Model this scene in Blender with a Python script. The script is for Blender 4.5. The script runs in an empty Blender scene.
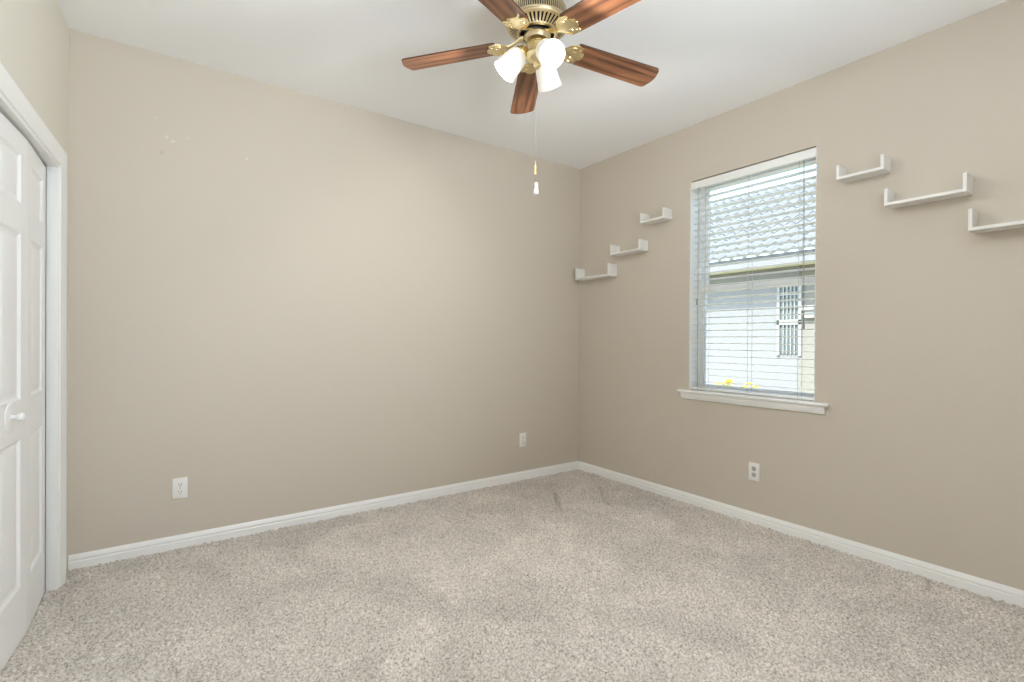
import bpy, bmesh, math, random
import numpy as np
from mathutils import Vector, Matrix, noise as mnoise
random.seed(7)
PI = math.pi
D = bpy.data
S = bpy.context.scene
COL = S.collection

# ------------------------------------------------------------------ camera
YAW, PITCH, ROLL, FPX = 0.6210, -0.0036, 0.0059, 500.9
CAM = Vector((-3.1021, -3.3037, 1.17))
fw = Vector((math.sin(YAW) * math.cos(PITCH), math.cos(YAW) * math.cos(PITCH), math.sin(PITCH)))
rt = Vector((math.cos(YAW), -math.sin(YAW), 0))
up = rt.cross(fw)
r2 = rt * math.cos(ROLL) + up * math.sin(ROLL)
u2 = up * math.cos(ROLL) - rt * math.sin(ROLL)
cd = D.cameras.new('camera')
cam = D.objects.new('camera', cd)
COL.objects.link(cam)
m = Matrix.Identity(4)
for i, c in enumerate((r2, u2, -fw, CAM)):
    for j in range(3):
        m[j][i] = c[j]
cam.matrix_world = m
cd.sensor_width = 36
cd.lens = FPX / 1024 * 36
cd.clip_start = 0.02
S.camera = cam

# ------------------------------------------------------------------ light
S.view_settings.view_transform = 'Standard'
S.view_settings.look = 'None'
S.view_settings.gamma = 1
S.view_settings.use_curve_mapping = False
S.view_settings.exposure = 0.24
S.cycles.diffuse_bounces = 8
S.cycles.max_bounces = 14
S.cycles.transparent_max_bounces = 16

SKY_STRENGTH = 0.85
SUN_STRENGTH = 8.0
BULB_W = 14.5
HALL_FILL_W = 1.5
REAR_FILL_W = 88.0

w = D.worlds.new('world')
S.world = w
w.use_nodes = True
nt = w.node_tree
nt.nodes.clear()
o_ = nt.nodes.new('ShaderNodeOutputWorld')
b_ = nt.nodes.new('ShaderNodeBackground')
sk = nt.nodes.new('ShaderNodeTexSky')
sk.sky_type = 'NISHITA'
sk.sun_disc = False
sk.sun_elevation = math.radians(55)
sk.sun_rotation = math.radians(270)
sk.air_density = 1.0
sk.dust_density = 1.6
b_.inputs[1].default_value = SKY_STRENGTH
nt.links.new(sk.outputs[0], b_.inputs[0])
nt.links.new(b_.outputs[0], o_.inputs[0])


def light(name, kind, loc, energy, color=(1, 1, 1), rot=None, **kw):
    ld = D.lights.new(name, kind)
    ld.energy = energy
    ld.color = color
    for k, v in kw.items():
        setattr(ld, k, v)
    o = D.objects.new(name, ld)
    o.location = loc
    if rot:
        o.rotation_euler = rot
    COL.objects.link(o)
    return o


# sun stands over our own roof, so it lights the neighbour's wall and not this room
sd = Vector((math.cos(math.radians(54)), 0.12, -math.sin(math.radians(54)))).normalized()
light('sun', 'SUN', (0, 0, 8), SUN_STRENGTH, (1.0, 0.97, 0.92), sd.to_track_quat('-Z', 'Y').to_euler(), angle=0.009)
# added fill lamp in the unseen hallway, shining in through the doorway
light('hall_fill', 'AREA', (-2.95, -5.1, 1.35), HALL_FILL_W, (0.95, 0.98, 1.0), (math.radians(98), 0, 0), shape='RECTANGLE', size=0.9, size_y=1.6)
# added fill lamp at the unseen rear window, aimed up and to the left
light('rear_fill', 'AREA', (-1.90, -4.03, 1.50), REAR_FILL_W, (0.80, 0.895, 1.0), (math.radians(142), 0, math.radians(46)), shape='RECTANGLE', size=.9, size_y=1.1)


# ------------------------------------------------------------------ materials
def mat(name):
    mt = D.materials.new(name)
    mt.use_nodes = True
    n = mt.node_tree
    p = n.nodes['Principled BSDF']
    return mt, n, p


def srgb(r, g, b):
    return tuple(((c / 255) / 12.92 if c / 255 <= .04045 else ((c / 255 + .055) / 1.055) ** 2.4) for c in (r, g, b)) + (1,)


def simple(name, col, rough=.5, metal=0.0, bump=0.0, bscale=200, spec=.5, var=0.0, vscale=3):
    mt, n, p = mat(name)
    p.inputs['Base Color'].default_value = col
    p.inputs['Roughness'].default_value = rough
    p.inputs['Metallic'].default_value = metal
    p.inputs['Specular IOR Level'].default_value = spec
    tc = n.nodes.new('ShaderNodeTexCoord')
    if bump:
        ns = n.nodes.new('ShaderNodeTexNoise')
        ns.inputs['Scale'].default_value = bscale
        ns.inputs['Detail'].default_value = 3
        bp = n.nodes.new('ShaderNodeBump')
        bp.inputs['Strength'].default_value = bump
        bp.inputs['Distance'].default_value = .002
        n.links.new(tc.outputs['Object'], ns.inputs['Vector'])
        n.links.new(ns.outputs['Fac'], bp.inputs['Height'])
        n.links.new(bp.outputs['Normal'], p.inputs['Normal'])
    if var:
        ns = n.nodes.new('ShaderNodeTexNoise')
        ns.inputs['Scale'].default_value = vscale
        ns.inputs['Detail'].default_value = 4
        mr = n.nodes.new('ShaderNodeMapRange')
        mr.inputs[3].default_value = 1 - var
        mr.inputs[4].default_value = 1 + var
        mx = n.nodes.new('ShaderNodeMix')
        mx.data_type = 'RGBA'
        mx.blend_type = 'MULTIPLY'
        mx.inputs[0].default_value = 1
        mx.inputs[6].default_value = col
        n.links.new(tc.outputs['Object'], ns.inputs['Vector'])
        n.links.new(ns.outputs['Fac'], mr.inputs[0])
        n.links.new(mr.outputs[0], mx.inputs[7])
        n.links.new(mx.outputs[2], p.inputs['Base Color'])
    return mt


WALLCOL = (.592, .532, .452, 1)


def wall_material(name, spots=(), base=WALLCOL):
    """beige eggshell paint with a roller texture; spots = (position, radius, colour) of small scuffs"""
    mt, n, p = mat(name)
    p.inputs['Roughness'].default_value = .55
    p.inputs['Specular IOR Level'].default_value = .3
    tc = n.nodes.new('ShaderNodeTexCoord')
    ns = n.nodes.new('ShaderNodeTexNoise')
    ns.inputs['Scale'].default_value = 160
    ns.inputs['Detail'].default_value = 2
    bp = n.nodes.new('ShaderNodeBump')
    bp.inputs['Strength'].default_value = .12
    bp.inputs['Distance'].default_value = .002
    n.links.new(tc.outputs['Object'], ns.inputs['Vector'])
    n.links.new(ns.outputs['Fac'], bp.inputs['Height'])
    n.links.new(bp.outputs['Normal'], p.inputs['Normal'])
    cur = None
    for pos, rad, col in spots:
        n2 = n.nodes.new('ShaderNodeTexNoise')
        n2.inputs['Scale'].default_value = 60
        ad = n.nodes.new('ShaderNodeVectorMath')
        ad.operation = 'DISTANCE'
        ad.inputs[1].default_value = pos
        n.links.new(tc.outputs['Object'], ad.inputs[0])
        n.links.new(tc.outputs['Object'], n2.inputs['Vector'])
        ml = n.nodes.new('ShaderNodeMath')
        ml.operation = 'MULTIPLY_ADD'
        ml.inputs[1].default_value = rad * 2.2
        n.links.new(n2.outputs['Fac'], ml.inputs[0])
        n.links.new(ad.outputs['Value'], ml.inputs[2])
        mr = n.nodes.new('ShaderNodeMapRange')
        mr.inputs[1].default_value = rad * 1.9
        mr.inputs[2].default_value = rad * 1.5
        mr.inputs[3].default_value = 0
        mr.inputs[4].default_value = 1
        n.links.new(ml.outputs[0], mr.inputs[0])
        mx = n.nodes.new('ShaderNodeMix')
        mx.data_type = 'RGBA'
        n.links.new(mr.outputs[0], mx.inputs[0])
        if cur is None:
            mx.inputs[6].default_value = base
        else:
            n.links.new(cur, mx.inputs[6])
        mx.inputs[7].default_value = col
        cur = mx.outputs[2]
    if cur is None:
        p.inputs['Base Color'].default_value = base
    else:
        n.links.new(cur, p.inputs['Base Color'])
    return mt


LT = (.665, .62, .55, 1)
M_wall = wall_material('beige_wall_paint')
M_wall_left = wall_material('beige_wall_paint_baked_light', base=(.705, .67, .59, 1))  # beige paint made paler: light falling on this wall put into the colour
M_wall_back = wall_material('beige_wall_paint_with_scuffs', [
    ((-3.091, 0, 2.346), .010, LT), ((-3.046, 0, 2.255), .013, LT), ((-3.019, 0, 2.234), .014, LT),
    ((-2.955, 0, 2.271), .013, (.61, .58, .51, 1)), ((-2.659, 0, 2.219), .010, LT),
    ((-3.068, 0, 2.164), .016, (.52, .46, .39, 1))])
M_ceil = simple('white_ceiling_paint', (.91, .91, .91, 1), .8, bump=.25, bscale=90, spec=.2)
M_trim = simple('white_semigloss_trim', (.86, .86, .845, 1), .35)
M_door = simple('white_door_paint', (.86, .86, .855, 1), .38, bump=.03, bscale=120)
M_shelf = simple('white_shelf_laminate', (.80, .79, .76, 1), .35)
M_plate = simple('white_plastic', (.82, .81, .78, 1), .35)
M_socket = simple('greyish_plastic', (.48, .47, .44, 1), .4)
M_slot = simple('dark_slot', (.03, .03, .03, 1), .6)
M_dark = simple('dark_cavity', (.012, .011, .01, 1), .8)
M_vinyl = simple('white_vinyl', (.86, .86, .84, 1), .4)
M_slat = simple('white_faux_wood_slat', (.86, .86, .83, 1), .42)
M_cord = simple('grey_cord', (.42, .42, .41, 1), .7)
M_wand = simple('clear_grey_wand', (.30, .30, .29, 1), .25)
M_brass = simple('polished_brass', (.95, .80, .48, 1), .25, metal=1)
M_brass_old = simple('antique_brass', (.78, .66, .43, 1), .35, metal=1)
M_screw = simple('screw_steel', (.5, .5, .48, 1), .35, metal=1)
M_porc = simple('white_porcelain', (.82, .82, .80, 1), .2)
M_chain = simple('chain_metal', (.30, .29, .26, 1), .7, metal=0)


def glass_pane_material():
    mt = D.materials.new('window_glass')
    mt.use_nodes = True
    n = mt.node_tree
    n.nodes.clear()
    o = n.nodes.new('ShaderNodeOutputMaterial')
    t = n.nodes.new('ShaderNodeBsdfTransparent')
    t.inputs[0].default_value = (.95, .98, .97, 1)
    g = n.nodes.new('ShaderNodeBsdfGlossy')
    g.inputs['Roughness'].default_value = .02
    f = n.nodes.new('ShaderNodeFresnel')
    f.inputs[0].default_value = 1.25
    mx = n.nodes.new('ShaderNodeMixShader')
    n.links.new(f.outputs[0], mx.inputs[0])
    n.links.new(t.outputs[0], mx.inputs[1])
    n.links.new(g.outputs[0], mx.inputs[2])
    n.links.new(mx.outputs[0], o.inputs[0])
    return mt


M_glass = glass_pane_material()


def emit_mat(name, col, strength, base=(.85, .84, .80, 1), rough=.4):
    mt, n, p = mat(name)
    p.inputs['Base Color'].default_value = base
    p.inputs['Roughness'].default_value = rough
    p.inputs['Emission Color'].default_value = col
    p.inputs['Emission Strength'].default_value = strength
    return mt


M_shade = emit_mat('frosted_lit_glass', (1.0, .93, .80, 1), .18)
M_bulb = emit_mat('lit_bulb', (1.0, .96, .88, 1), 3.0)


def wood_material():
    mt, n, p = mat('red_brown_wood')
    p.inputs['Roughness'].default_value = .36
    tc = n.nodes.new('ShaderNodeTexCoord')
    mp = n.nodes.new('ShaderNodeMapping')
    mp.inputs['Scale'].default_value = (1.2, 30, 6)
    ns = n.nodes.new('ShaderNodeTexNoise')
    ns.inputs['Scale'].default_value = 2.2
    ns.inputs['Detail'].default_value = 6
    ns.inputs['Distortion'].default_value = 1.2
    wv = n.nodes.new('ShaderNodeTexWave')
    wv.wave_type = 'RINGS'
    wv.inputs['Scale'].default_value = .75
    wv.inputs['Distortion'].default_value = 7
    wv.inputs['Detail'].default_value = 3
    mp2 = n.nodes.new('ShaderNodeMapping')
    mp2.inputs['Scale'].default_value = (1.3, 9, 5)
    mp2.inputs['Location'].default_value = (-.75, 0.12, 0)
    cr = n.nodes.new('ShaderNodeValToRGB')
    cr.color_ramp.elements[0].position = .25
    cr.color_ramp.elements[0].color = (.062, .022, .011, 1)
    cr.color_ramp.elements[1].position = .8
    cr.color_ramp.elements[1].color = (.42, .18, .085, 1)
    ad = n.nodes.new('ShaderNodeMath')
    ad.operation = 'MULTIPLY_ADD'
    ad.inputs[1].default_value = .28
    m2 = n.nodes.new('ShaderNodeMath')
    m2.operation = 'MULTIPLY'
    m2.inputs[1].default_value = .80
    L = n.links.new
    L(tc.outputs['Object'], mp.inputs['Vector'])
    L(mp.outputs[0], ns.inputs['Vector'])
    L(tc.outputs['Object'], mp2.inputs['Vector'])
    L(mp2.outputs[0], wv.inputs['Vector'])
    L(ns.outputs['Fac'], m2.inputs[0])
    L(wv.outputs['Fac'], ad.inputs[0])
    L(m2.outputs[0], ad.inputs[2])
    L(ad.outputs[0], cr.inputs[0])
    L(cr.outputs[0], p.inputs['Base Color'])
    return mt


M_wood = wood_material()
M_wood_edge = simple('dark_wood_edge', (.07, .03, .014, 1), .5)


def carpet_material():
    mt, n, p = mat('frieze_carpet')
    p.inputs['Roughness'].default_value = 1
    p.inputs['Specular IOR Level'].default_value = .05
    p.inputs['Sheen Weight'].default_value = .15
    tc = n.nodes.new('ShaderNodeTexCoord')
    fine = n.nodes.new('ShaderNodeTexNoise')
    fine.inputs['Scale'].default_value = 105
    fine.inputs['Detail'].default_value = 4
    fine.inputs['Roughness'].default_value = .7
    cr = n.nodes.new('ShaderNodeValToRGB')
    e = cr.color_ramp.elements
    e[0].position = .30
    e[0].color = (.20, .175, .15, 1)
    e[1].position = .70
    e[1].color = (.88, .845, .78, 1)
    x = e.new(.5)
    x.color = (.63, .575, .515, 1)
    lay = n.nodes.new('ShaderNodeTexNoise')  # broad patches put the pile's directional sheen into the colour
    lay.inputs['Scale'].default_value = 2.2
    lay.inputs['Detail'].default_value = 5
    lay.inputs['Roughness'].default_value = .6
    lay.inputs['Distortion'].default_value = .8
    mr = n.nodes.new('ShaderNodeMapRange')
    mr.inputs[1].default_value = .3
    mr.inputs[2].default_value = .7
    mr.inputs[3].default_value = .80
    mr.inputs[4].default_value = 1.12
    mx = n.nodes.new('ShaderNodeMix')
    mx.data_type = 'RGBA'
    mx.blend_type = 'MULTIPLY'
    mx.inputs[0].default_value = 1
    L = n.links.new
    L(tc.outputs['Object'], fine.inputs['Vector'])
    L(tc.outputs['Object'], lay.inputs['Vector'])
    L(fine.outputs['Fac'], cr.inputs[0])
    L(lay.outputs['Fac'], mr.inputs[0])
    L(cr.outputs[0], mx.inputs[6])
    L(mr.outputs[0], mx.inputs[7])
    L(mx.outputs[2], p.inputs['Base Color'])
    return mt


M_carpet = carpet_material()
M_stucco = simple('white_stucco', (.205, .205, .208, 1), .9, bump=.5, bscale=60, spec=.1)
M_beige_st = simple('beige_stucco', (.195, .185, .162, 1), .9, bump=.5, bscale=60, spec=.1)
M_soffit = simple('cream_soffit', (.62, .58, .42, 1), .8, spec=.1)
M_tile = simple('pale_roof_tile', (.165, .17, .17, 1), .85, spec=.1, var=.10, vscale=2.5)
M_grass = simple('dry_lawn', (.40, .40, .27, 1), .95, bump=1, bscale=90, spec=.05, var=.3, vscale=8)
M_leaf = simple('leaf_green', (.20, .30, .08, 1), .6, var=.3, vscale=30)
M_flower = simple('yellow_petals', (.85, .62, .04, 1), .6)
M_extglass = simple('dark_window_glass', (.10, .12, .13, 1), .08)
M_grille = simple('white_grille', (.27, .27, .265, 1), .5)


# ------------------------------------------------------------------ mesh helpers
def add_box(bm, lo, hi, bev=0.0, mi=0, mtx=None, seg=1):
    lo, hi = Vector(lo), Vector(hi)
    r = bmesh.ops.create_cube(bm, size=1)
    vs = r['verts']
    c, d = (lo + hi) / 2, hi - lo
    for v in vs:
        v.co = Vector((v.co.x * d.x, v.co.y * d.y, v.co.z * d.z)) + c
    fs = set(f for v in vs for f in v.link_faces)
    for f in fs:
        f.material_index = mi
    if bev:
        es = list(set(e for v in vs for e in v.link_edges))
        rr = bmesh.ops.bevel(bm, geom=es, offset=bev, segments=seg, profile=.5, affect='EDGES')
        vs = list(set(rr['verts']) | set(v for v in vs if v.is_valid))
        for f in rr['faces']:
            f.material_index = mi
    if mtx is not None:
        for v in set(vs):
            v.co = mtx @ v.co
    return vs


def add_lathe(bm, prof, seg=32, mtx=None, mi=0, skip=None, close=False):
    """revolve (r,z) pairs about z; skip(i_profile, j_segment) -> leave that face out"""
    rings = []
    for r, z in prof:
        if r < 1e-6:
            rings.append([bm.verts.new((0, 0, z))])
        else:
            rings.append([bm.verts.new((r * math.cos(2 * PI * j / seg), r * math.sin(2 * PI * j / seg), z)) for j in range(seg)])
    n = len(rings)
    for i in range(n - 1 + (1 if close else 0)):
        a, b = rings[i], rings[(i + 1) % n]
        for j in range(seg):
            if skip and skip(i, j):
                continue
            k = (j + 1) % seg
            vv = [a[j % len(a)], a[k % len(a)], b[k % len(b)], b[j % len(b)]]
            u = []
            for v in vv:
                if v not in u:
                    u.append(v)
            if len(u) > 2:
                try:
                    f = bm.faces.new(u)
                    f.material_index = mi
                except ValueError:
                    pass
    if mtx is not None:
        for rg in rings:
            for v in rg:
                v.co = mtx @ v.co
    return rings


def add_tube(bm, pts, rad, seg=10, mi=0, cap=True):
    pts = [Vector(q) for q in pts]
    rads = rad if isinstance(rad, (list, tuple)) else [rad] * len(pts)
    rings = []
    ref = None
    for i, q in enumerate(pts):
        t = (pts[min(i + 1, len(pts) - 1)] - pts[max(i - 1, 0)]).normalized()
        if ref is None:
            ref = t.orthogonal().normalized()
        ref = (ref - t * ref.dot(t)).normalized()
        b = t.cross(ref)
        rings.append([bm.verts.new(q + (ref * math.cos(2 * PI * j / seg) + b * math.sin(2 * PI * j / seg)) * rads[i]) for j in range(seg)])
    for a, b in zip(rings[:-1], rings[1:]):
        for j in range(seg):
            k = (j + 1) % seg
            bm.faces.new((a[j], a[k], b[k], b[j])).material_index = mi
    if cap:
        bm.faces.new(list(reversed(rings[0]))).material_index = mi
        bm.faces.new(rings[-1]).material_index = mi


def add_prism(bm, poly, z0, z1, mi=0, side_mi=None, zf=None):
    """extrude an xy outline between z0 and z1; zf(x,y) adds to z"""
    zf = zf or (lambda x, y: 0)
    a = [bm.verts.new((x, y, z0 + zf(x, y))) for x, y in poly]
    b = [bm.verts.new((x, y, z1 + zf(x, y))) for x, y in poly]
    f1 = bm.faces.new(list(reversed(a)))
    f2 = bm.faces.new(b)
    f1.material_index = f2.material_index = mi
    n = len(poly)
    for i in range(n):
        k = (i + 1) % n
        bm.faces.new((a[i], a[k], b[k], b[i])).material_index = mi if side_mi is None else side_mi


def build(name, bm, mats, parent=None, mtx=None, smooth=35):
    bmesh.ops.recalc_face_normals(bm, faces=bm.faces[:])
    me = D.meshes.new(name)
    bm.to_mesh(me)
    bm.free()
    if not isinstance(mats, (list, tuple)):
        mats = [mats]
    for q in mats:
        me.materials.append(q)
    if smooth:
        me.shade_smooth()
        me.set_sharp_from_angle(angle=math.radians(smooth))
    o = D.objects.new(name, me)
    COL.objects.link(o)
    if parent is not None:
        o.parent = parent
    if mtx is not None:
        o.matrix_local = mtx
    return o


def tag(o, label, cat, group=None):
    o['label'] = label
    o['category'] = cat
    if group:
        o['group'] = group
    return o


def structure(o, label=None, cat=None):
    o['kind'] = 'structure'
    if label:
        o['label'] = label
    if cat:
        o['category'] = cat
    return o


def empty(name, mtx=None, parent=None):
    o = D.objects.new(name, None)
    o.empty_display_size = .1
    COL.objects.link(o)
    if parent is not None:
        o.parent = parent
    if mtx is not None:
        o.matrix_local = mtx
    return o


def copy_tree(o, parent=None):
    c = o.copy()
    COL.objects.link(c)
    c.parent = parent
    for ch in list(o.children):
        copy_tree(ch, c)
    return c


# ------------------------------------------------------------------ room frame
H = 2.6955
XL, LA = -3.4462, 0.0632
YF = -4.0                       # wall behind the camera
WT = .2                         # window wall thickness
BH = .082
# left wall frame: x runs from the far corner along the wall, y into the room
ML = Matrix(((-math.sin(LA), math.cos(LA), 0, XL), (-math.cos(LA), -math.sin(LA), 0, 0), (0, 0, 1, 0), (0, 0, 0, 1)))
# back wall frame: x runs left from the far right corner, y into the room
MA = Matrix(((-1, 0, 0, 0), (0, -1, 0, 0), (0, 0, 1, 0), (0, 0, 0, 1)))
XLF = XL + math.tan(LA) * YF    # left wall's x at the front wall
LLEN = -YF / math.cos(LA)

WY0, WY1, WZ0, WZ1 = -1.972, -1.138, .80, 2.296      # window opening
DS0, DS1, DZ = .222, 1.742, 1.955                      # closet opening

# floor: carpet as a dense pile surface
def make_floor():
    step = .0066
    x0, x1, y0, y1 = XLF - .15, .0, YF, .0
    nx, ny = int((x1 - x0) / step), int((y1 - y0) / step)
    xs = np.linspace(x0, x1, nx + 1)
    ys = np.linspace(y0, y1, ny + 1)
    rng = np.random.default_rng(3)
    X, Y = np.meshgrid(xs, ys, indexing='ij')
    h = rng.normal(0, 1, X.shape)
    h = (h + .5 * (np.roll(h, 1, 0) + np.roll(h, 1, 1))) / 1.3
    Z = .0042 * np.clip(h, -2.2, 2.2)
    Z += .010
    # furniture dents pressed into the pile
    for (ax, ay), (bx, by), wd, dp in (((-.615, -.396), (-.845, -.723), .014, .030), ((-.242, -.496), (-.493, -.841), .014, .030),
                                       ((-.263, -2.53), (-.03, -2.526), .012, .028)):
        dx, dy = bx - ax, by - ay
        t = np.clip(((X - ax) * dx + (Y - ay) * dy) / (dx * dx + dy * dy), 0, 1)
        d = np.hypot(X - ax - t * dx, Y - ay - t * dy)
        Z -= dp * np.exp(-(d / wd) ** 2)
    X = X + rng.normal(0, .0012, X.shape)
    Y = Y + rng.normal(0, .0012, X.shape)
    co = np.stack([X, Y, Z], -1).reshape(-1, 3).astype(np.float32)
    i = np.arange(nx)[:, None] * (ny + 1) + np.arange(ny)[None, :]
    q = np.stack([i, i + ny + 1, i + ny + 2, i + 1], -1).reshape(-1, 4).astype(np.int32)
    me = D.meshes.new('floor')
    me.vertices.add(len(co))
    me.vertices.foreach_set('co', co.ravel())
    me.loops.add(q.size)
    me.loops.foreach_set('vertex_index', q.ravel())
    me.polygons.add(len(q))
    me.polygons.foreach_set('loop_start', np.arange(0, q.size, 4, dtype=np.int32))
    me.update(calc_edges=True)
    me.validate()
    me.materials.append(M_carpet)
    o = D.objects.new('floor', me)
    COL.objects.link(o)
    return structure(o, 'beige speckled frieze carpet covering the bedroom floor')


make_floor()

bm = bmesh.new()
add_box(bm, (XLF - .9, YF - 1.6, H), (.55, .9, H + .25))
structure(build('ceiling', bm, M_ceil, smooth=None), 'smooth white ceiling')

bm = bmesh.new()
add_box(bm, (XL - .1, 0, -.1), (0, .15, H))
structure(build('wall_back', bm, M_wall_back, smooth=None), 'long plain beige wall with small scuffs at upper left')

bm = bmesh.new()
for lo, hi in (((0, YF - 1.5, -.1), (WT, WY0, H)), ((0, WY1, -.1), (WT, .15, H)),
               ((0, WY0, -.1), (WT, WY1, WZ0)), ((0, WY0, WZ1), (WT, WY1, H))):
    add_box(bm, lo, hi)
structure(build('wall_right', bm, M_wall, smooth=None), 'beige wall holding the window and white shelves')

bm = bmesh.new()
RO = .055                        # the rough opening is wider than the jambs
add_box(bm, (-.05, -.12, -.1), (DS0 - RO, 0, H))
add_box(bm, (DS1 + RO, -.12, -.1), (LLEN + .2, 0, H))
add_box(bm, (DS0 - RO, -.12, DZ + RO), (DS1 + RO, 0, H))
structure(build('wall_left', bm, M_wall_left, mtx=ML, smooth=None), 'beige wall around the white closet doors, its brighter light put into the paint')

# unseen wall behind the camera; doorway, window and hallway added for fill light
bm = bmesh.new()
HX0, HX1 = -3.55, -2.60
add_box(bm, (XLF - .2, YF - .12, -.1), (HX0, YF, H))
W2 = (-2.40, -1.40, .85, 2.25)
add_box(bm, (HX1, YF - .12, -.1), (W2[0], YF, H))
add_box(bm, (W2[1], YF - .12, -.1), (0, YF, H))
add_box(bm, (W2[0], YF - .12, -.1), (W2[1], YF, W2[2]))
add_box(bm, (W2[0], YF - .12, W2[3]), (W2[1], YF, H))
add_box(bm, (HX0, YF - .12, 2.2), (HX1, YF, H))
structure(build('wall_front', bm, M_wall, smooth=None), 'beige wall behind the camera with an added doorway and window opening')
bm = bmesh.new()
add_box(bm, (-4.2, YF - 1.35, -.1), (-1.6, YF - 1.25, H))
add_box(bm, (-4.2, YF - 1.3, -.1), (-4.1, YF - .12, H))
add_box(bm, (-1.7, YF - 1.3, -.1), (-1.6, YF - .12, H))
add_box(bm, (-4.2, YF - 1.3, -.1), (-1.6, YF, -.003))
structure(build('wall_added_hallway', bm, M_wall, smooth=None), 'unseen hallway added behind the camera for fill light')

fill_win = structure(empty('window_added', Matrix.Translation((-1.90, YF, .85))), 'unseen window added behind the camera for the fill lamp')  # unseen window, added to go with the fill lamp
bm = bmesh.new()
for lo, hi in (((-.5, -.11, 0), (-.465, -.05, 1.4)), ((.465, -.11, 0), (.5, -.05, 1.4)), ((-.465, -.11, 0), (.465, -.05, .035)),
               ((-.465, -.11, 1.365), (.465, -.05, 1.4)), ((-.465, -.10, .68), (.465, -.06, .72))):
    add_box(bm, lo, hi, .002)
build('window_frame', bm, M_vinyl, fill_win, smooth=None)
bm = bmesh.new()
add_box(bm, (-.47, -.082, .03), (.47, -.078, 1.37))
build('glass_pane', bm, M_glass, fill_win, smooth=None)

# closet interior
bm = bmesh.new()
for lo, hi in (((DS0 - .15, -.75, -.1), (DS1 + .15, -.70, H)), ((DS0 - .15, -.7, -.1), (DS0 - .1, -.12, H)),
               ((DS1 + .1, -.7, -.1), (DS1 + .15, -.12, H)), ((DS0 - .15, -.75, -.05), (DS1 + .15, -.12, -.004))):
    add_box(bm, lo, hi)
structure(build('wall_closet', bm, M_wall, mtx=ML, smooth=None), 'inside of the closet')


# ------------------------------------------------------------------ baseboards, casing
def base_profile(bm, x0, x1, mtx=None, h=BH, t=.013):
    prof = [(0, 0), (t, 0), (t, h * .56), (t - .004, h * .61), (t - .004, h * .66), (t - .002, h * .72), (t - .004, h * .84), (t - .008, h * .95), (.003, h), (0, h)]
    a = [bm.verts.new((x0, y, z)) for y, z in prof]
    b = [bm.verts.new((x1, y, z)) for y, z in prof]
    n = len(prof)
    for i in range(n):
        k = (i + 1) % n
        bm.faces.new((a[i], a[k], b[k], b[i]))
    bm.faces.new(a)
    bm.faces.new(list(reversed(b)))


bm = bmesh.new()
base_profile(bm, 0, -XL - .002)
structure(build('baseboard_back', bm, M_trim, mtx=MA, smooth=25), 'white baseboard along the long beige wall')
bm = bmesh.new()
base_profile(bm, YF, -.013)
MB = Matrix(((0, -1, 0, 0), (1, 0, 0, 0), (0, 0, 1, 0), (0, 0, 0, 1)))
structure(build('baseboard_right', bm, M_trim, mtx=MB, smooth=25), 'white baseboard under the window')
CAS0, CAS1 = .142, .217           # casing outer / inner edge beside the corner
bm = bmesh.new()
base_profile(bm, DS1 + .09, LLEN - .02)
structure(build('baseboard_left', bm, M_trim, mtx=ML, smooth=25), 'white baseboard left of the closet')


def casing(bm, path, normals):
    """colonial casing swept round the opening; normals point outwards from the opening, mitred at corners"""
    prof = [(0, 0), (0, .009), (.006, .011), (.020, .0125), (.032, .0145), (.046, .0185), (.060, .020), (.069, .0195), (.074, .016), (.075, 0)]
    rows = []
    for (x, z), (nx, nz) in zip(path, normals):
        rows.append([bm.verts.new((x + nx * w_, d_, z + nz * w_)) for w_, d_ in prof])
    for a, b in zip(rows[:-1], rows[1:]):
        for i in range(len(prof)):
            k = (i + 1) % len(prof)
            bm.faces.new((a[i], a[k], b[k], b[i]))
    bm.faces.new(rows[0])
    bm.faces.new(list(reversed(rows[-1])))


bm = bmesh.new()
ZC = DZ + .005
casing(bm, [(CAS1, 0), (CAS1, ZC), (DS1 + .005, ZC), (DS1 + .005, 0)], [(-1, 0), (-1, 1), (1, 1), (1, 0)])
structure(build('trim_1', bm, M_trim, mtx=ML, smooth=25), 'white moulded casing around the closet opening')
bm = bmesh.new()
add_box(bm, (DS0 - RO - .001, -.038, 0), (DS0 + .008, .004, DZ + RO))
add_box(bm, (DS1 - .008, -.038, 0), (DS1 + RO + .001, .004, DZ + RO))
add_box(bm, (DS0 - RO, -.038, DZ - .012), (DS1 + RO, .004, DZ + RO + .001))
structure(build('trim_2', bm, M_trim, mtx=ML, smooth=None), 'white jamb lining the closet opening')

# ------------------------------------------------------------------ closet bifold doors
LW, LT_, LH = .372, .034, 1.912
LZ0 = .018


def panel_rings(bm, x0, x1, z0, z1):
    rings = []
    for ins, dep in ((0, 0), (.010, -.0075), (.016, -.0085), (.024, -.0085), (.048, -.0015), (.052, -.001)):
        rings.append([bm.verts.new((x, dep, z)) for x, z in ((x0 + ins, z0 + ins), (x1 - ins, z0 + ins), (x1 - ins, z1 - ins), (x0 + ins, z1 - ins))])
    for a, b in zip(rings[:-1], rings[1:]):
        for j in range(4):
            k = (j + 1) % 4
            bm.faces.new((a[j], a[k], b[k], b[j]))
    bm.faces.new(rings[-1])
    return rings[0]


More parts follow.
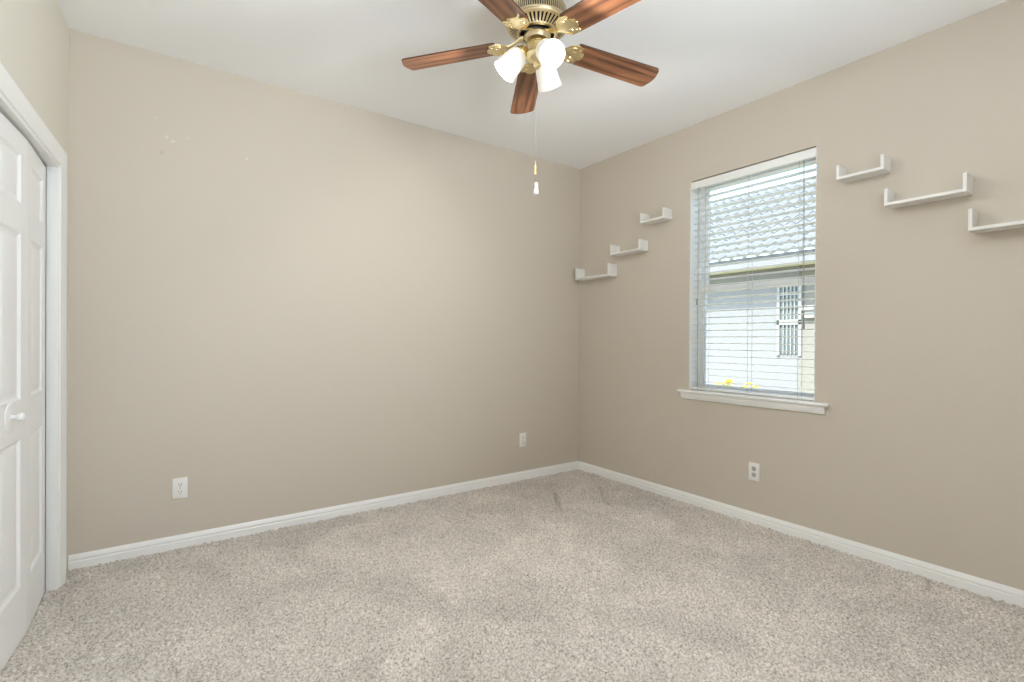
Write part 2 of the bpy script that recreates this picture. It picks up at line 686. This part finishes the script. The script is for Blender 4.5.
def leaf_mesh():
    bm = bmesh.new()
    px0, px1 = .072, LW - .072
    pz = [(.205, .765), (.915, 1.540), (1.650, 1.835)]
    xs = [0, px0, px1, LW]
    zs = [0] + [q for p_ in pz for q in p_] + [LH]
    g = {}
    for i, x in enumerate(xs):
        for j, z in enumerate(zs):
            g[i, j] = bm.verts.new((x, 0, z))
    for i in range(3):
        for j in range(len(zs) - 1):
            if i == 1 and j in (1, 3, 5):
                panel_rings(bm, xs[1], xs[2], zs[j], zs[j + 1])
            else:
                bm.faces.new((g[i, j], g[i + 1, j], g[i + 1, j + 1], g[i, j + 1]))
    bmesh.ops.remove_doubles(bm, verts=bm.verts[:], dist=1e-5)
    bk = [bm.verts.new(q) for q in ((0, -LT_, 0), (LW, -LT_, 0), (LW, -LT_, LH), (0, -LT_, LH))]
    bm.faces.new(bk)
    n = len(zs) - 1
    bm.verts.ensure_lookup_table()
    def fr(x, z):
        return min((v for v in bm.verts if abs(v.co.y) < 1e-6), key=lambda v: (v.co.x - x) ** 2 + (v.co.z - z) ** 2)
    bm.faces.new([fr(x, 0) for x in xs] + [bk[1], bk[0]])
    bm.faces.new([fr(x, LH) for x in reversed(xs)] + [bk[3], bk[2]])
    bm.faces.new([fr(0, z) for z in reversed(zs)] + [bk[0], bk[3]])
    bm.faces.new([fr(LW, z) for z in zs] + [bk[2], bk[1]])
    return bm


door = empty('door_1', ML @ Matrix.Translation((DS0, 0, 0)))
structure(door, 'white panelled bifold closet doors, slightly folded open')
F1, F2 = math.radians(3.0), math.radians(-1.2)     # each leaf's small turn out of the wall plane
OFF = -.036
x_, y_ = .032, OFF
leaf0 = None
lay = []
for a_ in (F1, F2):
    lay.append((x_, y_, a_))
    x_ += math.cos(a_) * (LW + .003)
    y_ += math.sin(a_) * (LW + .003)
x_ += .006
for a_ in (math.radians(.9), math.radians(-.9)):
    lay.append((x_, y_, a_))
    x_ += math.cos(a_) * (LW + .003)
    y_ += math.sin(a_) * (LW + .003)
for i, (lx, ly, a_) in enumerate(lay):
    mt_ = Matrix.Translation((lx, ly, LZ0)) @ Matrix.Rotation(a_, 4, 'Z')
    if leaf0 is None:
        leaf0 = build('door_leaf', leaf_mesh(), M_door, door, mt_, smooth=12)
        lf = leaf0
    else:
        lf = leaf0.copy()
        COL.objects.link(lf)
        lf.parent = door
        lf.matrix_local = mt_
    if i in (1, 2):
        bm = bmesh.new()
        kx = LW / 2
        mk = Matrix.Translation((kx, 0, .862)) @ Matrix.Rotation(-PI / 2, 4, 'X')
        add_lathe(bm, [(0, .004), (.040, .004), (.050, .003), (.055, .0012), (.056, 0), (0.056, -.001)], 40, mk)
        add_lathe(bm, [(.009, .002), (.008, .008), (.0075, .016), (.010, .021), (.0145, .026), (.0155, .031), (.014, .036), (.009, .040), (0, .041)], 28, mk)
        build('door_knob', bm, M_door, lf, smooth=40)

# ------------------------------------------------------------------ window
SZ0 = .81
win = empty('window_1', Matrix.Translation((0, 0, 0)))
structure(win, 'single-hung white window in the beige wall')
FX0, FX1 = .105, .175
bm = bmesh.new()
fwd = .022
add_box(bm, (FX0, WY0, WZ0), (FX1, WY0 + fwd, WZ1), .002)
add_box(bm, (FX0, WY1 - fwd, WZ0), (FX1, WY1, WZ1), .002)
add_box(bm, (FX0, WY0, WZ1 - fwd), (FX1, WY1, WZ1), .002)
add_box(bm, (FX0, WY0, WZ0), (FX1, WY1, WZ0 + fwd), .002)
build('window_frame', bm, M_vinyl, win, smooth=None)


def sash(name, x0, x1, z0, z1, rail_bot, rail_top):
    bm = bmesh.new()
    ya, yb = WY0 + fwd, WY1 - fwd
    st = .024
    add_box(bm, (x0, ya, z0), (x1, ya + st, z1), .003)
    add_box(bm, (x0, yb - st, z0), (x1, yb, z1), .003)
    add_box(bm, (x0, ya + st, z0), (x1, yb - st, z0 + rail_bot), .003)
    add_box(bm, (x0, ya + st, z1 - rail_top), (x1, yb - st, z1), .003)
    s_ = build(name, bm, M_vinyl, win, smooth=None)
    bm = bmesh.new()
    xm = (x0 + x1) / 2
    add_box(bm, (xm - .002, ya + st - .004, z0 + rail_bot - .004), (xm + .002, yb - st + .004, z1 - rail_top + .004))
    build('glass_pane', bm, M_glass, s_, smooth=None)
    return s_


sash('upper_sash', .146, .172, 1.515, WZ1 - fwd, .040, .030)
low = sash('lower_sash', .112, .140, WZ0 + fwd, 1.560, .032, .045)
bm = bmesh.new()
add_box(bm, (.100, -1.60, 1.545), (.113, -1.52, 1.562), .003)
build('sash_lock', bm, M_vinyl, low, smooth=None)

# white lining of the window reveal
bm = bmesh.new()
add_box(bm, (.002, WY1 - .004, SZ0), (FX0 + .002, WY1 + .001, WZ1 - .001))
add_box(bm, (.002, WY0 - .001, SZ0), (FX0 + .002, WY0 + .004, WZ1 - .001))
structure(build('trim_5', bm, M_trim, smooth=None), 'white lining of the window reveal')

# stool and apron
bm = bmesh.new()
SZ = .818
add_box(bm, (-.034, -2.052, SZ - .019), (.0, -1.058, SZ), .006, seg=3)
add_box(bm, (-.002, WY0 + .001, SZ - .018), (FX0 + .002, WY1 - .001, SZ))
structure(build('trim_3', bm, M_trim, smooth=30), 'white window stool under the blind')
bm = bmesh.new()
pr = [(0, SZ - .020), (-.022, SZ - .020), (-.022, SZ - .032), (-.018, SZ - .045), (-.014, SZ - .058), (-.010, SZ - .065), (0, SZ - .066)]
a = [bm.verts.new((x, -2.030, z)) for x, z in pr]
b = [bm.verts.new((x, -1.082, z)) for x, z in pr]
for i in range(len(pr)):
    k = (i + 1) % len(pr)
    bm.faces.new((a[i], a[k], b[k], b[i]))
bm.faces.new(a)
bm.faces.new(list(reversed(b)))
structure(build('trim_4', bm, M_trim, smooth=25), 'white moulded apron below the window stool')

# ------------------------------------------------------------------ blind
blind = empty('window_blind', Matrix.Translation((.045, (WY0 + WY1) / 2, WZ1)))
tag(blind, 'white two-inch horizontal blind with open slats hanging in the window', 'blind')
BY0, BY1 = WY0 + .007, WY1 - .007
bi = Matrix.Translation((-.045, -(WY0 + WY1) / 2, -WZ1))
bm = bmesh.new()
add_box(bm, (.003, BY0, WZ1 - .060), (.013, BY1, WZ1 - .007), .003, seg=2)
add_box(bm, (.013, BY0, WZ1 - .060), (.040, BY0 + .006, WZ1 - .009), .001)
build('valance', bm, M_slat, blind, bi, smooth=30)
bm = bmesh.new()
add_box(bm, (.016, BY0 + .008, WZ1 - .046), (.070, BY1 - .004, WZ1 - .004), .002)
build('headrail', bm, M_slat, blind, bi, smooth=None)
bm = bmesh.new()
pitch = .0445
z = WZ1 - .078
tilt = math.radians(4.0)
while z > SZ + .040:
    mt_ = Matrix.Translation((.045, 0, z)) @ Matrix.Rotation(tilt, 4, 'Y')
    add_box(bm, (-.025, BY0 + .002, -.0014), (.025, BY1 - .002, .0014), .0008, mtx=mt_)
    z -= pitch
build('slats', bm, M_slat, blind, bi, smooth=None)
bm = bmesh.new()
add_box(bm, (.020, BY0 + .002, SZ + .004), (.070, BY1 - .002, SZ + .021), .004, seg=2)
build('bottom_rail', bm, M_slat, blind, bi, smooth=30)
for yy in (-1.246, -1.557, -1.868):
    bm = bmesh.new()
    for xx in (.0185, .0715):
        add_tube(bm, [(xx, yy, WZ1 - .05), (xx, yy, SZ + .012)], .0011, 6)
    zz = WZ1 - .078
    while zz > SZ + .040:
        add_tube(bm, [(.0185, yy - .004, zz + .001), (.0715, yy - .004, zz - .003)], .0006, 4)
        zz -= pitch
    build('ladder_cord', bm, M_cord, blind, bi, smooth=None)
bm = bmesh.new()
add_tube(bm, [(.000, -1.203, WZ1 - .055), (-.001, -1.203, 1.6), (-.001, -1.205, SZ + .012)], .0020, 6)
add_tube(bm, [(.000, -1.211, WZ1 - .055), (-.001, -1.211, 1.50)], .0014, 6)
lc = build('lift_cord', bm, M_cord, blind, bi, smooth=None)
bm = bmesh.new()
add_lathe(bm, [(0, .045), (.003, .044), (.0045, .03), (.006, .010), (.0065, 0), (0, 0)], 14, Matrix.Translation((-.003, -1.199, 1.418)))
build('tassel', bm, M_wand, lc, smooth=40)
bm = bmesh.new()
add_tube(bm, [(-.002, -1.905, WZ1 - .065), (-.003, -1.908, 1.75), (-.004, -1.910, 1.29)], .0025, 8)
wd = build('tilt_wand', bm, M_wand, blind, bi, smooth=40)
bm = bmesh.new()
add_lathe(bm, [(0, .06), (.0045, .058), (.0055, .04), (.006, .005), (0, 0)], 12, Matrix.Translation((-.004, -1.910, 1.235)))
build('wand_grip', bm, M_wand, wd, smooth=40)


# ------------------------------------------------------------------ wall shelves
def make_shelf(y0, y1, zb, hh, label):
    """U-shaped ledge; y0 is the end nearer the corner"""
    dep, th = .100, .015
    r = empty('wall_shelf', Matrix.Translation((0, (y0 + y1) / 2, zb)))
    tag(r, label, 'shelf', 'white U-shaped wall shelves')
    L_ = abs(y1 - y0) / 2
    bm = bmesh.new()
    add_box(bm, (-dep, -L_ + th, 0), (-.001, L_ - th, th), .0012)
    build('shelf_board', bm, M_shelf, r, smooth=None)
    for s in (-1, 1):
        bm = bmesh.new()
        add_box(bm, (-dep, min(s * L_, s * (L_ - th)), 0), (-.001, max(s * L_, s * (L_ - th)), hh), .0012)
        build('end_panel', bm, M_shelf, r, smooth=None)
    return r


make_shelf(-.055, -.452, 1.692, .100, 'lowest and longest white U-shaped shelf, in the corner left of the window')
make_shelf(-.464, -.767, 1.855, .083, 'middle one of the three white U-shaped shelves left of the window')
make_shelf(-.769, -.988, 2.056, .076, 'highest and shortest white U-shaped shelf left of the window')
make_shelf(-2.113, -2.331, 2.043, .076, 'highest and shortest white U-shaped shelf right of the window')
make_shelf(-2.333, -2.651, 1.855, .086, 'middle one of the three white U-shaped shelves right of the window')
make_shelf(-2.656, -3.053, 1.673, .100, 'lowest white U-shaped shelf right of the window, cut by the photo edge')


# ------------------------------------------------------------------ outlets
def outlet(mtx, label, style):
    r = empty('wall_outlet', mtx)
    tag(r, label, 'outlet')
    bm = bmesh.new()
    add_box(bm, (-.035, 0, -.057), (.035, .006, .057), .0022, seg=2)
    build('cover_plate', bm, M_plate, r, smooth=30)
    for zc in (.0195, -.0195):
        bm = bmesh.new()
        pts = []
        for k in range(32):
            a_ = 2 * PI * k / 32
            pts.append((max(-.0135, min(.0135, .0175 * math.cos(a_))), .0145 * math.sin(a_) if True else 0))
        mt_ = Matrix.Translation((0, .006, zc)) @ Matrix.Rotation(PI / 2, 4, 'X')
        n0 = len(bm.verts)
        add_prism(bm, pts, -.0022, .003)
        for v in bm.verts:
            v.co = mt_ @ v.co
        sk_ = build('receptacle', bm, M_plate if style == 'white' else M_socket, r, smooth=30)
        bm = bmesh.new()
        for sx, hh in ((-.0064, .0042), (.0064, .0034)):
            add_box(bm, (sx - .0011, .0078, zc + .002 - hh), (sx + .0011, .0087, zc + .004 + hh))
        add_lathe(bm, [(0, .0005), (.0026, .0005), (.0026, -.0005), (0, -.0005)], 12,
                  Matrix.Translation((0, .0083, zc - .0075)) @ Matrix.Rotation(-PI / 2, 4, 'X'))
        build('slots', bm, M_slot, sk_, smooth=None)
    bm = bmesh.new()
    add_lathe(bm, [(0, .0012), (.0026, .0008), (.003, 0), (0, 0)], 12, Matrix.Translation((0, .006, 0)) @ Matrix.Rotation(-PI / 2, 4, 'X'))
    build('screw', bm, M_screw, r, smooth=30)
    return r


outlet(MA @ Matrix.Translation((2.982, 0, .339)), 'white outlet on the long wall near the closet doors', 'white')
outlet(MA @ Matrix.Translation((.626, 0, .341)), 'white outlet on the long wall near the far corner', 'white')
outlet(MB @ Matrix.Translation((-1.619, 0, .339)), 'white outlet with two greyish sockets below the window', 'grey')

# ------------------------------------------------------------------ ceiling fan
FX, FY = -1.751, -1.591
FZ = 2.461                    # blade plane
PHI = 2.2957
fan = empty('ceiling_fan', Matrix.Translation((FX, FY, H)))
tag(fan, 'brass ceiling fan with five reddish wood blades and three lit shades', 'ceiling fan')


def T(x=0, y=0, z=0):
    return Matrix.Translation((x, y, z))


dz = lambda zz: zz - H
# canopy against the ceiling
bm = bmesh.new()
add_lathe(bm, [(0, 0), (.085, 0), (.092, -.004), (.094, -.014), (.090, -.030), (.080, -.044), (.074, -.060), (.073, -.095), (0, -.095)], 56)
build('canopy', bm, M_brass_old, fan, smooth=30)
# motor housing: pierced side band, plain rim, slotted underside
bm = bmesh.new()
zr = dz(2.527)
NS = 168
prof = [(.070, zr + .078), (.112, zr + .074), (.126, zr + .062), (.1285, zr + .056), (.1325, zr + .012), (.1355, zr + .008), (.1360, zr + .002), (.1325, zr - .002),
        (.1320, zr - .006), (.128, zr - .009), (.122, zr - .012), (.088, zr - .030), (.084, zr - .034), (.074, zr - .036)]
add_lathe(bm, prof, NS, skip=lambda i, j: (i == 3 and j % 2 == 0) or (i == 10 and j % 4 in (0, 1)))
h_ = build('motor_housing', bm, M_brass_old, fan, smooth=30)
md = h_.modifiers.new('solid', 'SOLIDIFY')
md.thickness = .002
md.offset = -1
bm = bmesh.new()
add_lathe(bm, [(0, zr + .066), (.112, zr + .062), (.120, zr + .050), (.123, zr + .012), (.120, zr - .004), (.110, zr - .010), (.080, zr - .027), (0, zr - .027)], 48)
build('motor', bm, M_dark, h_, smooth=30)
# flywheel + switch housing + light kit body
bm = bmesh.new()
add_lathe(bm, [(0, zr - .03), (.056, zr - .032), (.058, zr - .038), (.058, zr - .046), (.052, zr - .052), (.046, zr - .060), (0, zr - .060)], 48)
build('flywheel', bm, M_brass_old, fan, smooth=30)
bm = bmesh.new()
zl = dz(2.408)
add_lathe(bm, [(0, zl + .048), (.040, zl + .048), (.047, zl + .040), (.050, zl + .030), (.050, zl + .004), (.053, zl - .002), (.055, zl - .010), (.050, zl - .020),
               (.036, zl - .030), (.022, zl - .036), (.016, zl - .044), (.017, zl - .052), (.012, zl - .060), (.005, zl - .066), (0, zl - .067)], 48)
build('light_kit', bm, M_brass, fan, smooth=40)


def blade_mesh():
    bm = bmesh.new()
    r0, r1 = .180, .622
    w0, w1 = .0595, .0665
    pts = []
    # root edge with rounded corners, straight sides, gently bowed tip with small corner radii
    pts += [(r0 + .012, -w0), (r1 - .030, -w1)]
    for k in range(7):
        a_ = -PI / 2 + (PI / 2) * k / 6
        pts.append((r1 - .030 + .022 * math.cos(a_), -w1 + .022 + .022 * math.sin(a_)))
    for k in range(1, 8):
        t = -1 + 2 * k / 8
        pts.append((r1 - .008 + .010 * (1 - t * t), t * (w1 - .022)))
    for k in range(7):
        a_ = (PI / 2) * k / 6
        pts.append((r1 - .030 + .022 * math.cos(a_), w1 - .022 + .022 * math.sin(a_)))
    pts += [(r0 + .012, w0)]
    for k in range(1, 6):
        a_ = PI / 2 + (PI / 2) * k / 6
        pts.append((r0 + .012 + .012 * math.cos(a_), w0 - .012 + .012 * math.sin(a_)))
    for k in range(1, 6):
        a_ = PI + (PI / 2) * k / 6
        pts.append((r0 + .012 + .012 * math.cos(a_), -w0 + .012 + .012 * math.sin(a_)))
    add_prism(bm, pts, 0, .006, mi=0, side_mi=1)
    return bm


def iron_mesh():
    """blade bracket: an arm from the flywheel that swells into a scalloped plate under the blade root"""
    bm = bmesh.new()
    half = [(.058, .016), (.075, .015), (.100, .012), (.118, .012), (.132, .018), (.142, .030), (.150, .041), (.160, .049), (.172, .053), (.186, .054),
            (.198, .053), (.208, .050), (.204, .044), (.203, .038), (.207, .031), (.214, .026), (.222, .020), (.224, .012), (.221, .006), (.226, 0)]
    zf = lambda x, y: .030 * max(0, min(1, (.135 - x) / .07)) ** 1.3
    n = len(half)
    top = [[bm.verts.new((x, y * s, -.001 + zf(x, y))) for s in (1, .5, 0, -.5, -1)] for x, y in half[:-1]]
    tip = bm.verts.new((half[-1][0], 0, -.001))
    bot = [[bm.verts.new((x, y * s, -.006 - (.004 if s == 0 else (.002 if abs(s) == .5 else 0)) + zf(x, y))) for s in (1, .5, 0, -.5, -1)] for x, y in half[:-1]]
    tib = bm.verts.new((half[-1][0], 0, -.006))
    for a, b in zip(top[:-1], top[1:]):
        for j in range(4):
            bm.faces.new((a[j], a[j + 1], b[j + 1], b[j]))
    for a, b in zip(bot[:-1], bot[1:]):
        for j in range(4):
            bm.faces.new((a[j], b[j], b[j + 1], a[j + 1]))
    for j in range(4):
        bm.faces.new((top[-1][j], top[-1][j + 1], tip))
        bm.faces.new((bot[-1][j + 1], bot[-1][j], tib))
        bm.faces.new((top[0][j + 1], top[0][j], bot[0][j], bot[0][j + 1]))
    for a, b, c, d in zip(top[:-1], top[1:], bot[1:], bot[:-1]):
        bm.faces.new((a[0], b[0], c[0], d[0]))
        bm.faces.new((b[4], a[4], d[4], c[4]))
    bm.faces.new((top[-1][0], tip, tib, bot[-1][0]))
    bm.faces.new((tip, top[-1][4], bot[-1][4], tib))
    # raised scroll work
    for s in (-1, 1):
        pts = []
        for k in range(15):
            a_ = k / 14 * 1.6 * PI
            rr = .019 * (1 - .55 * k / 14)
            pts.append((.172 - rr * math.cos(a_), s * (.026 + rr * math.sin(a_) * .9), -.0085))
        add_tube(bm, pts, [.0035] * 10 + [.003] * 5, 6)
    for sx, sy in ((.160, 0), (.196, .034), (.196, -.034)):
        add_lathe(bm, [(0, -.0035), (.004, -.003), (.0055, 0), (0, 0)], 12, T(sx, sy, -.007))
    return bm


PITCHA = math.radians(9.5)
DROOP = .0533                 # the blades sag slightly towards their tips
bl0 = ir0 = None
for k in range(5):
    a_ = PHI - k * 2 * PI / 5
    mt_ = Matrix.Translation((0, 0, dz(FZ))) @ Matrix.Rotation(a_, 4, 'Z') @ Matrix.Rotation(DROOP, 4, 'Y') @ Matrix.Rotation(-PITCHA, 4, 'X')
    if bl0 is None:
        bl0 = build('blade', blade_mesh(), [M_wood, M_wood_edge], fan, mt_, smooth=30)
        ir0 = build('blade_bracket', iron_mesh(), M_brass, fan, mt_, smooth=40)
    else:
        for src in (bl0, ir0):
            c = src.copy()
            COL.objects.link(c)
            c.parent = fan
            c.matrix_local = mt_

# three arms, shades, bulbs
for ang, tlt in ((254, 37), (147, 49), (27, 50)):
    a_ = math.radians(ang)
    base = Matrix.Translation((0, 0, 0)) @ Matrix.Rotation(a_, 4, 'Z')
    neck = Vector((.070, 0, dz(2.412 - .022 * (tlt < 45))))
    ax = Vector((math.cos(math.radians(tlt)), 0, -math.sin(math.radians(tlt))))
    mouth = neck + ax * .112
    rotm = ax.to_track_quat('Z', 'Y').to_matrix().to_4x4()
    sh_m = base @ Matrix.Translation(neck) @ rotm
    L_ = (mouth - neck).length
    bm = bmesh.new()
    add_tube(bm, [base @ Vector(q) for q in ((.040, 0, zl + .010), (.055, 0, zl + .022), (.068, 0, zl + .022), tuple(neck - ax * .016))], .0075, 12)
    add_lathe(bm, [(0, -.030), (.012, -.030), (.019, -.024), (.022, -.014), (.030, -.006), (.033, .002), (.033, .008), (.030, .010), (0, .010)], 28, sh_m)
    arm = build('lamp_arm', bm, M_brass, fan, smooth=40)
    bm = bmesh.new()
    outer = [(.028, .002), (.035, .008), (.041, .018), (.045, .032), (.0475, .050), (.0495, .068), (.0515, .086), (.054, .100), (.056, L_)]
    inner = [(r - .003, z_) for r, z_ in reversed(outer)]
    add_lathe(bm, outer + inner, 40, sh_m)
    shd = build('lamp_shade', bm, M_shade, fan, smooth=60)
    bm = bmesh.new()
    add_lathe(bm, [(.012, .008), (.014, .022), (.022, .036), (.029, .052), (.030, .064), (.026, .078), (.016, .088), (0, .091)], 24, sh_m)
    build('bulb', bm, M_bulb, shd, smooth=60)
    mp_ = base @ (mouth + ax * -.004)
    wax = base.to_3x3() @ ax
    light('bulb_light', 'SPOT', (FX + mp_.x, FY + mp_.y, H + mp_.z), BULB_W, (1.0, .985, .955), wax.to_track_quat('-Z', 'Y').to_euler(),
          shadow_soft_size=.032, spot_size=math.radians(172), spot_blend=.25)

# pull chain with brass connector and white fob
bm = bmesh.new()
cx0, cy0 = .006, .017
add_tube(bm, [(cx0 * .8, cy0 * .8, zl - .03), (cx0, cy0, zl - .08), (cx0, cy0, dz(1.858))], .0006, 6)
pc = build('pull_chain', bm, M_chain, fan, smooth=40)
bm = bmesh.new()
add_lathe(bm, [(0, .062), (.0022, .060), (.0026, .046), (.005, .040), (.0066, .028), (.0066, .006), (.005, 0), (0, 0)], 16, T(cx0, cy0, dz(1.892)))
build('brass_connector', bm, M_brass, pc, smooth=40)
bm = bmesh.new()
add_lathe(bm, [(0, .052), (.004, .050), (.0075, .046), (.0085, .038), (.0070, .030), (.0085, .022), (.0115, .010), (.0110, .002), (.008, 0), (0, 0)], 18, T(cx0 + .004, cy0 - .003, dz(1.806)))
build('white_fob', bm, M_porc, pc, smooth=40)

# ------------------------------------------------------------------ outside: the neighbour's house
NX = 6.0
bm = bmesh.new()
add_box(bm, (.2, -9, -.40), (NX + 2, 16, -.30))
structure(build('ground', bm, M_grass, smooth=None), 'strip of pale dry lawn between the houses')
house = empty('neighbouring_house', Matrix.Translation((NX, 2, -.3)))
tag(house, 'white neighbouring house with a pale tiled roof seen through the window', 'house')
hi_ = Matrix.Translation((-NX, -2, .3))
bm = bmesh.new()
add_box(bm, (NX, .86, -.3), (NX + .2, 12, 2.52))
build('wall', bm, M_stucco, house, hi_, smooth=None)
bm = bmesh.new()
add_box(bm, (NX - .02, -8, -.3), (NX + .2, .86, 1.47))
add_box(bm, (NX + .01, -8, 1.47), (NX + .2, .86, 2.52))
build('side_wall', bm, M_beige_st, house, hi_, smooth=None)
EZ = 2.54
bm = bmesh.new()
add_box(bm, (NX - .47, -8, EZ - .06), (NX + .05, 12, EZ - .03))
build('soffit', bm, M_soffit, house, hi_, smooth=None)
bm = bmesh.new()
add_box(bm, (NX - .50, -8, EZ - .07), (NX - .47, 12, EZ + .11))
build('fascia', bm, M_stucco, house, hi_, smooth=None)
# barrel-tile roof: wavy courses stepping up the slope
bm = bmesh.new()
tw, ex = .24, .40
pa = math.radians(28)
ncol, nrow, sub = 84, 13, 8
for r in range(nrow):
    rows = []
    for e, lift in ((0, .045), (1.06, .004)):
        s_ = (r + e) * ex
        line = []
        for c in range(ncol * sub + 1):
            ph = 2 * PI * c / sub
            wv = .032 * math.sin(ph) + .008 * math.sin(2 * ph)
            n_ = wv + lift
            line.append(bm.verts.new((NX - .56 + s_ * math.cos(pa) - n_ * math.sin(pa), -8 + c * tw / sub, EZ + .12 + s_ * math.sin(pa) + n_ * math.cos(pa))))
        rows.append(line)
    butt = [bm.verts.new(v.co + Vector((.012, 0, -.040))) for v in rows[0]]
    for c in range(ncol * sub):
        bm.faces.new((rows[0][c], rows[0][c + 1], rows[1][c + 1], rows[1][c]))
        bm.faces.new((butt[c], butt[c + 1], rows[0][c + 1], rows[0][c]))
build('tiled_roof', bm, M_tile, house, hi_, smooth=50)
# barred window
bm = bmesh.new()
wy0, wy1, wz0, wz1 = .86, 1.18, .94, 2.20
for lo, hi in (((NX - .05, wy0 - .05, wz0 - .03), (NX + .03, wy0, wz1 + .05)), ((NX - .05, wy1, wz0 - .03), (NX + .03, wy1 + .05, wz1 + .05)),
               ((NX - .05, wy0, wz1), (NX + .03, wy1, wz1 + .05)), ((NX - .05, wy0 - .05, 1.45), (NX + .03, wy1 + .05, 1.54))):
    add_box(bm, lo, hi, .004)
nw = build('barred_window', bm, M_grille, house, hi_, smooth=None)
bm = bmesh.new()
add_box(bm, (NX - .012, wy0, wz0), (NX + .02, wy1, wz1))
build('pane', bm, M_extglass, nw, smooth=None)
bm = bmesh.new()
for k in range(1, 5):
    yy = wy0 + (wy1 - wy0) * k / 5
    add_box(bm, (NX - .04, yy - .007, wz0), (NX - .02, yy + .007, wz1))
for zz in (1.75, 1.98):
    add_box(bm, (NX - .045, wy0, zz - .010), (NX - .018, wy1, zz + .010))
build('bars', bm, M_grille, nw, smooth=None)
# small fixture right of the barred window
wl = empty('wall_fixture', Matrix.Translation((NX, .66, 1.6)))
tag(wl, 'small white and grey fixture on the wall beside the barred window outside', 'fixture')
bm = bmesh.new()
add_box(bm, (-.16, -.10, .08), (.01, .12, .17), .02, seg=2)
build('cover', bm, M_grille, wl, smooth=30)
bm = bmesh.new()
add_box(bm, (-.10, -.07, -.04), (.01, .08, .08), .015, seg=2)
build('body', bm, M_cord, wl, smooth=30)


# small flowering plants along the foot of the wall
def plant(loc, hgt, label, flowers):
    r = empty('flowering_plant', Matrix.Translation(loc))
    tag(r, label, 'plant', 'small plants below the white wall outside')
    rnd = random.Random(int(loc[1] * 1000))
    bm = bmesh.new()
    tops = []
    for k in range(16):
        a_ = rnd.uniform(0, 2 * PI)
        sp = rnd.uniform(.02, .16)
        tip = Vector((math.cos(a_) * sp, math.sin(a_) * sp, hgt * rnd.uniform(.55, 1)))
        add_tube(bm, [(0, 0, 0), tuple(tip * .5 + Vector((0, 0, hgt * .08))), tuple(tip)], [.005, .004, .002], 5)
        tops.append(tip)
        for q in range(4):
            t = rnd.uniform(.3, 1)
            c = tip * t
            d = Vector((rnd.uniform(-1, 1), rnd.uniform(-1, 1), rnd.uniform(-.2, .6))).normalized()
            s_ = d.orthogonal().normalized() * .014
            e = c + d * rnd.uniform(.05, .09)
            v = [bm.verts.new(c), bm.verts.new((c + e) / 2 + s_), bm.verts.new(e), bm.verts.new((c + e) / 2 - s_)]
            bm.faces.new(v)
    build('foliage', bm, M_leaf, r, smooth=None)
    for tip in tops[:flowers]:
        bm = bmesh.new()
        for q in range(7):
            a_ = 2 * PI * q / 7
            d = Vector((math.cos(a_), math.sin(a_), .5)) * .075
            s_ = Vector((-math.sin(a_), math.cos(a_), 0)) * .030
            v = [bm.verts.new(tip), bm.verts.new(tip + d * .6 + s_), bm.verts.new(tip + d), bm.verts.new(tip + d * .6 - s_)]
            bm.faces.new(v)
        add_lathe(bm, [(0, .02), (.014, .012), (.014, 0), (0, -.004)], 8, Matrix.Translation(tip))
        build('bloom', bm, M_flower, r, smooth=None)


plant((NX - .35, 2.02, -.3), .72, 'yellow-flowering plant outside, at the lower left of the window', 9)
plant((NX - .35, 1.58, -.3), .70, 'sparser yellow-flowering plant outside, right of the fuller one', 5)
